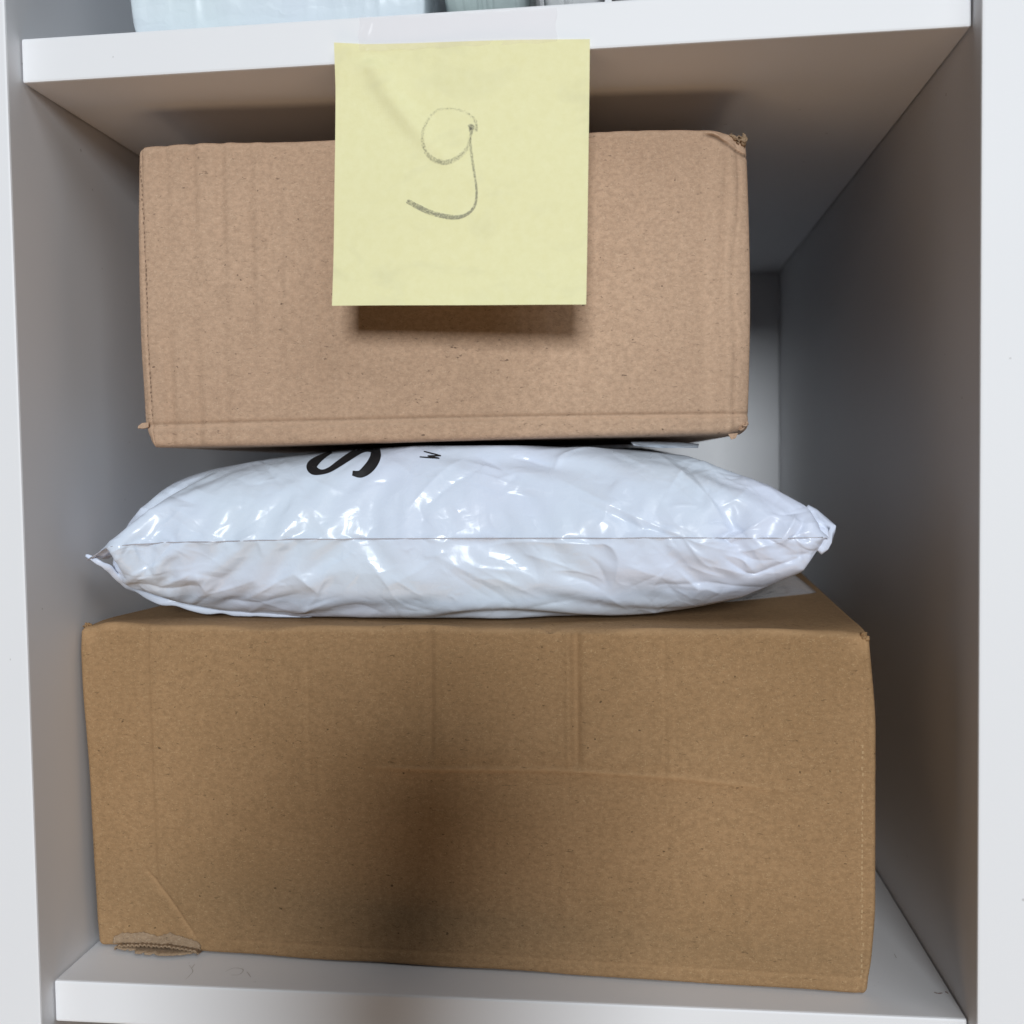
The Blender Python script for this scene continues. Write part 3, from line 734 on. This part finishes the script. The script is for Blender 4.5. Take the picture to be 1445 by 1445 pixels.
# ------------------------------------------------------------------ rubbed marks on the lower shelf
SCUFF = plain('scuff_grey', (.54, .52, .51), .7); SCUFF_R = plain('scuff_brown', (.33, .24, .22), .7)
def scuff(pts, wd, mat):
    C = []
    for u, v in pts:
        d = px_ray(u, v); C.append(np.array(CAM + d * ((.00008 - CAM.z) / d.z)))
    C = catmull(C, 5); T = np.gradient(C, axis=0); T /= np.linalg.norm(T, axis=1, keepdims=True) + 1e-9; V = []
    for i, (c, t) in enumerate(zip(C, T)):
        n_ = np.array((-t[1], t[0], 0)) * wd * (.4 + .6 * math.sin(math.pi * min(1, (i + .5) / len(C)))) * rng.uniform(.6, 1.2); V += [c + n_, c - n_]
    mesh('scuff_mark', V, grid_faces(len(C), 2), mat, unit, False)
for pts in ([(267, 1362), (272, 1370), (268, 1376), (262, 1382)], [(275, 1360), (270, 1367)], [(318, 1371), (330, 1366), (343, 1368), (338, 1375), (326, 1376)], [(348, 1371), (352, 1376), (354, 1379)], [(1262, 1346), (1265, 1352)]):
    scuff(pts, .00016, SCUFF)
for pts in ([(1318, 1400), (1324, 1402), (1330, 1401)], [(1334, 1399), (1338, 1402)]): scuff(pts, .0003, SCUFF_R)

# ------------------------------------------------------------------ sticky note and tape
NOTE_X, NOTE_Z = .1007, .2908
note = thing('sticky_note', 'yellow square paper note with a pencilled number, stuck to the upper shelf edge', 'sticky note', (NOTE_X, 0, NOTE_Z), 0)
def note_pt(u, v, lift=0.0):
    """u to the right, v down, metres; the gummed top sticks to the board, the rest hangs free and slightly cupped"""
    du, dv = u / .076, v / .076
    x = .0 + u + .0006 * 0 - .0018 * dv
    z = -v * 1.028 - .0023 * du - .0006 * du * (1 - dv)
    f = sstep(.10, .55, dv)
    y = -.0011 - .0022 * f * dv - .0008 * math.sin(du * 3.1) * f
    # corner lift at the upper left and a shallow crease running down from it
    y -= .0014 * max(0, 1 - du / .12) * max(0, 1 - dv / .16)
    ccx = .11 + .20 * dv / .35 + .25 * max(0, dv - .2)
    y += -.0015 * math.exp(-((du - ccx) / .055) ** 2) * sstep(.04, .10, dv) * sstep(.55, .25, dv)
    y += .0004 * math.sin(du * 7 + dv * 4) - .0026 * max(0, dv - .72) ** 2 / .08 * (.45 + .55 * du)
    return Vector((x, y - lift, z))
n = 100
P = [note_pt(.076 * i / (n - 1), .076 * j / (n - 1)) for i in range(n) for j in range(n)]
PAPER = Mat('yellow_note_paper', Roughness=.8)
pc = PAPER.obj(); pn = PAPER.noise(pc, 420, 5, .7)
PAPER.set('Base Color', PAPER.mix(PAPER.ramp(pn, (.3, 0), (.7, 1)), (.785, .745, .425), (.82, .785, .475)))
sm_ = PAPER.math('MULTIPLY', PAPER.ramp(PAPER.noise(PAPER.obj((1, 1, 1.6)), 42, 3, .55, .8), (.52, 0), (.72, 1)), .20)
PAPER.set('Base Color', PAPER.mix(sm_, PAPER.b.inputs['Base Color'].links[0].from_socket, (.52, .50, .33)))
PAPER.set('Specular IOR Level', .25); PAPER.set('Normal', PAPER.bump(PAPER.noise(pc, 900, 3), .12, .0003))
PAPER.set('Transmission Weight', 0.0)
so = mesh('paper_sheet', P, grid_faces(n, n, flip=True), PAPER.m, note, False); so.modifiers.new('thickness', 'SOLIDIFY').thickness = .00012
GR = Mat('pencil_graphite', Roughness=.55)
gn = GR.noise(GR.obj(), 2600, 4, .8)
tr = GR.nt.nodes.new('ShaderNodeBsdfTransparent'); mx = GR.nt.nodes.new('ShaderNodeMixShader')
GR.set('Base Color', (.15, .145, .125, 1))
GR.link(GR.ramp(GR.math('ADD', gn, GR.math('MULTIPLY', GR.attr('ink_shade'), .20)), (.50, 0), (.70, .55)), mx.inputs[0])
GR.link(tr.outputs[0], mx.inputs[1]); GR.link(GR.b.outputs[0], mx.inputs[2])
GR.link(mx.outputs[0], GR.nt.nodes['Material Output'].inputs[0])
def pencil(pts, wd, press):
    C = catmull(pts, 8) / 1000; T = np.gradient(C, axis=0); T /= np.linalg.norm(T, axis=1, keepdims=True) + 1e-12
    wv = np.interp(np.linspace(0, 1, len(C)), np.linspace(0, 1, len(wd)), wd) / 2000 * 1.2
    pv = np.interp(np.linspace(0, 1, len(C)), np.linspace(0, 1, len(press)), press)
    V = []; ink_shade = []
    for c, t, w_, p_ in zip(C, T, wv, pv):
        nv = np.array([-t[1], t[0]])
        for j in range(5):
            q = c + nv * w_ * (j / 2 - 1); V.append(note_pt(q[0] + .0018 * -q[1] / .076, (-q[1] - .0023 * q[0] / .076) / 1.028, .00012)); ink_shade.append(p_ - .35 * abs(j / 2 - 1) ** 2)
    o = mesh('pencil_stroke', V, grid_faces(len(C), 5), GR.m, note); set_attr(o, 'ink_shade', ink_shade)
pencil([(42.3, -28.0), (42.2, -25.4), (40.9, -23.3), (38.1, -21.6), (34.3, -20.8), (30.7, -21.1), (28.0, -23.7), (26.5, -27.7), (26.5, -31.1), (27.5, -33.9), (29.8, -36.0), (32.6, -36.9), (35.0, -36.5), (37.5, -35.0), (39.7, -32.6), (40.3, -29.8)],
       [.8, .8, .7, .7, .8, .9, 1.0, 1.3, 1.3, 1.1, .8], [.6, .3, .15, .15, .2, .3, .45, .55, .5, .35, .3])
pencil([(40.2, -26.9), (40.9, -26.6), (40.7, -28.5), (40.5, -31.2), (41.1, -36.7), (41.9, -42.2), (42.2, -46.3), (41.6, -49.7), (39.7, -52.0), (36.5, -53.1), (32.3, -52.6), (28.1, -51.3), (24.5, -49.5), (21.4, -47.7)],
       [1.6, 1.5, .6, .7, .6, .6, .7, .8, 1.2, 1.2, 1.3, 1.1], [1.0, .9, .5, .6, .7, .8, .8, 1.0, .9, .8, .9, .8])

TAPE = Mat('clear_tape_film', Roughness=.12)
TAPE.set('Base Color', (.93, .90, .91, 1)); TAPE.set('Specular IOR Level', .5)
tt = TAPE.nt.nodes.new('ShaderNodeBsdfTransparent'); tt.inputs[0].default_value = (.992, .983, .987, 1)
tm = TAPE.nt.nodes.new('ShaderNodeMixShader'); tm.inputs[0].default_value = .06
TAPE.link(tt.outputs[0], tm.inputs[1]); TAPE.link(TAPE.b.outputs[0], tm.inputs[2]); TAPE.link(tm.outputs[0], TAPE.nt.nodes['Material Output'].inputs[0])
nx, nz = 60, 12; V = []
for i in range(nx):
    for j in range(nz):
        a, b = i / (nx - 1), j / (nz - 1)
        x = .1080 + .0590 * a + .0003 * math.sin(b * 9); z = .2984 - .0102 * b - .0008 * a + .0002 * math.sin(a * 40)
        over = sstep(.2912, .2900, z)
        y = -.00055 - .0010 * over - .0011 * math.exp(-((a - .025 + .03 * b) / .022) ** 2) - .0001 * math.sin(a * 30 + b * 3)
        V.append((x, y, z))
tp = mesh('clear_tape', V, grid_faces(nx, nz, flip=True), TAPE.m); tag(tp, 'strip of clear sticky tape over the top of the yellow note', 'tape')

# ------------------------------------------------------------------ the phone that takes the picture stands in the light
def phone():
    f = cf; o = thing('smartphone', 'dark smartphone in front of the shelf, outside the picture', 'phone', CAM - f * .0025)
    rot = Matrix((cr, -f, cu)).transposed().to_4x4()      # local x right, y towards the photographer, z up
    o.matrix_world = Matrix.Translation(CAM - f * .003) @ rot
    bm = bmesh.new(); bmesh.ops.create_cube(bm, size=1)
    ca, sa = math.cos(R(-13)), math.sin(R(-13))
    for v in bm.verts:
        q = Vector((v.co.x * .084, .006 + v.co.y * .009, v.co.z * .132))
        v.co = Vector((PH[0] + q.x * ca - q.z * sa, q.y, PH[1] + q.x * sa + q.z * ca))
    bmesh.ops.bevel(bm, geom=[e for e in bm.edges if abs((e.verts[0].co - e.verts[1].co).y) > .005], offset=.010, segments=5, affect='EDGES')
    me = bpy.data.meshes.new('case'); bm.to_mesh(me); bm.free()
    finish(bpy.data.objects.new('case', me), plain('dark_case', (.03, .03, .035), .5), o, False)
PH = (-.042, -.060)
phone()
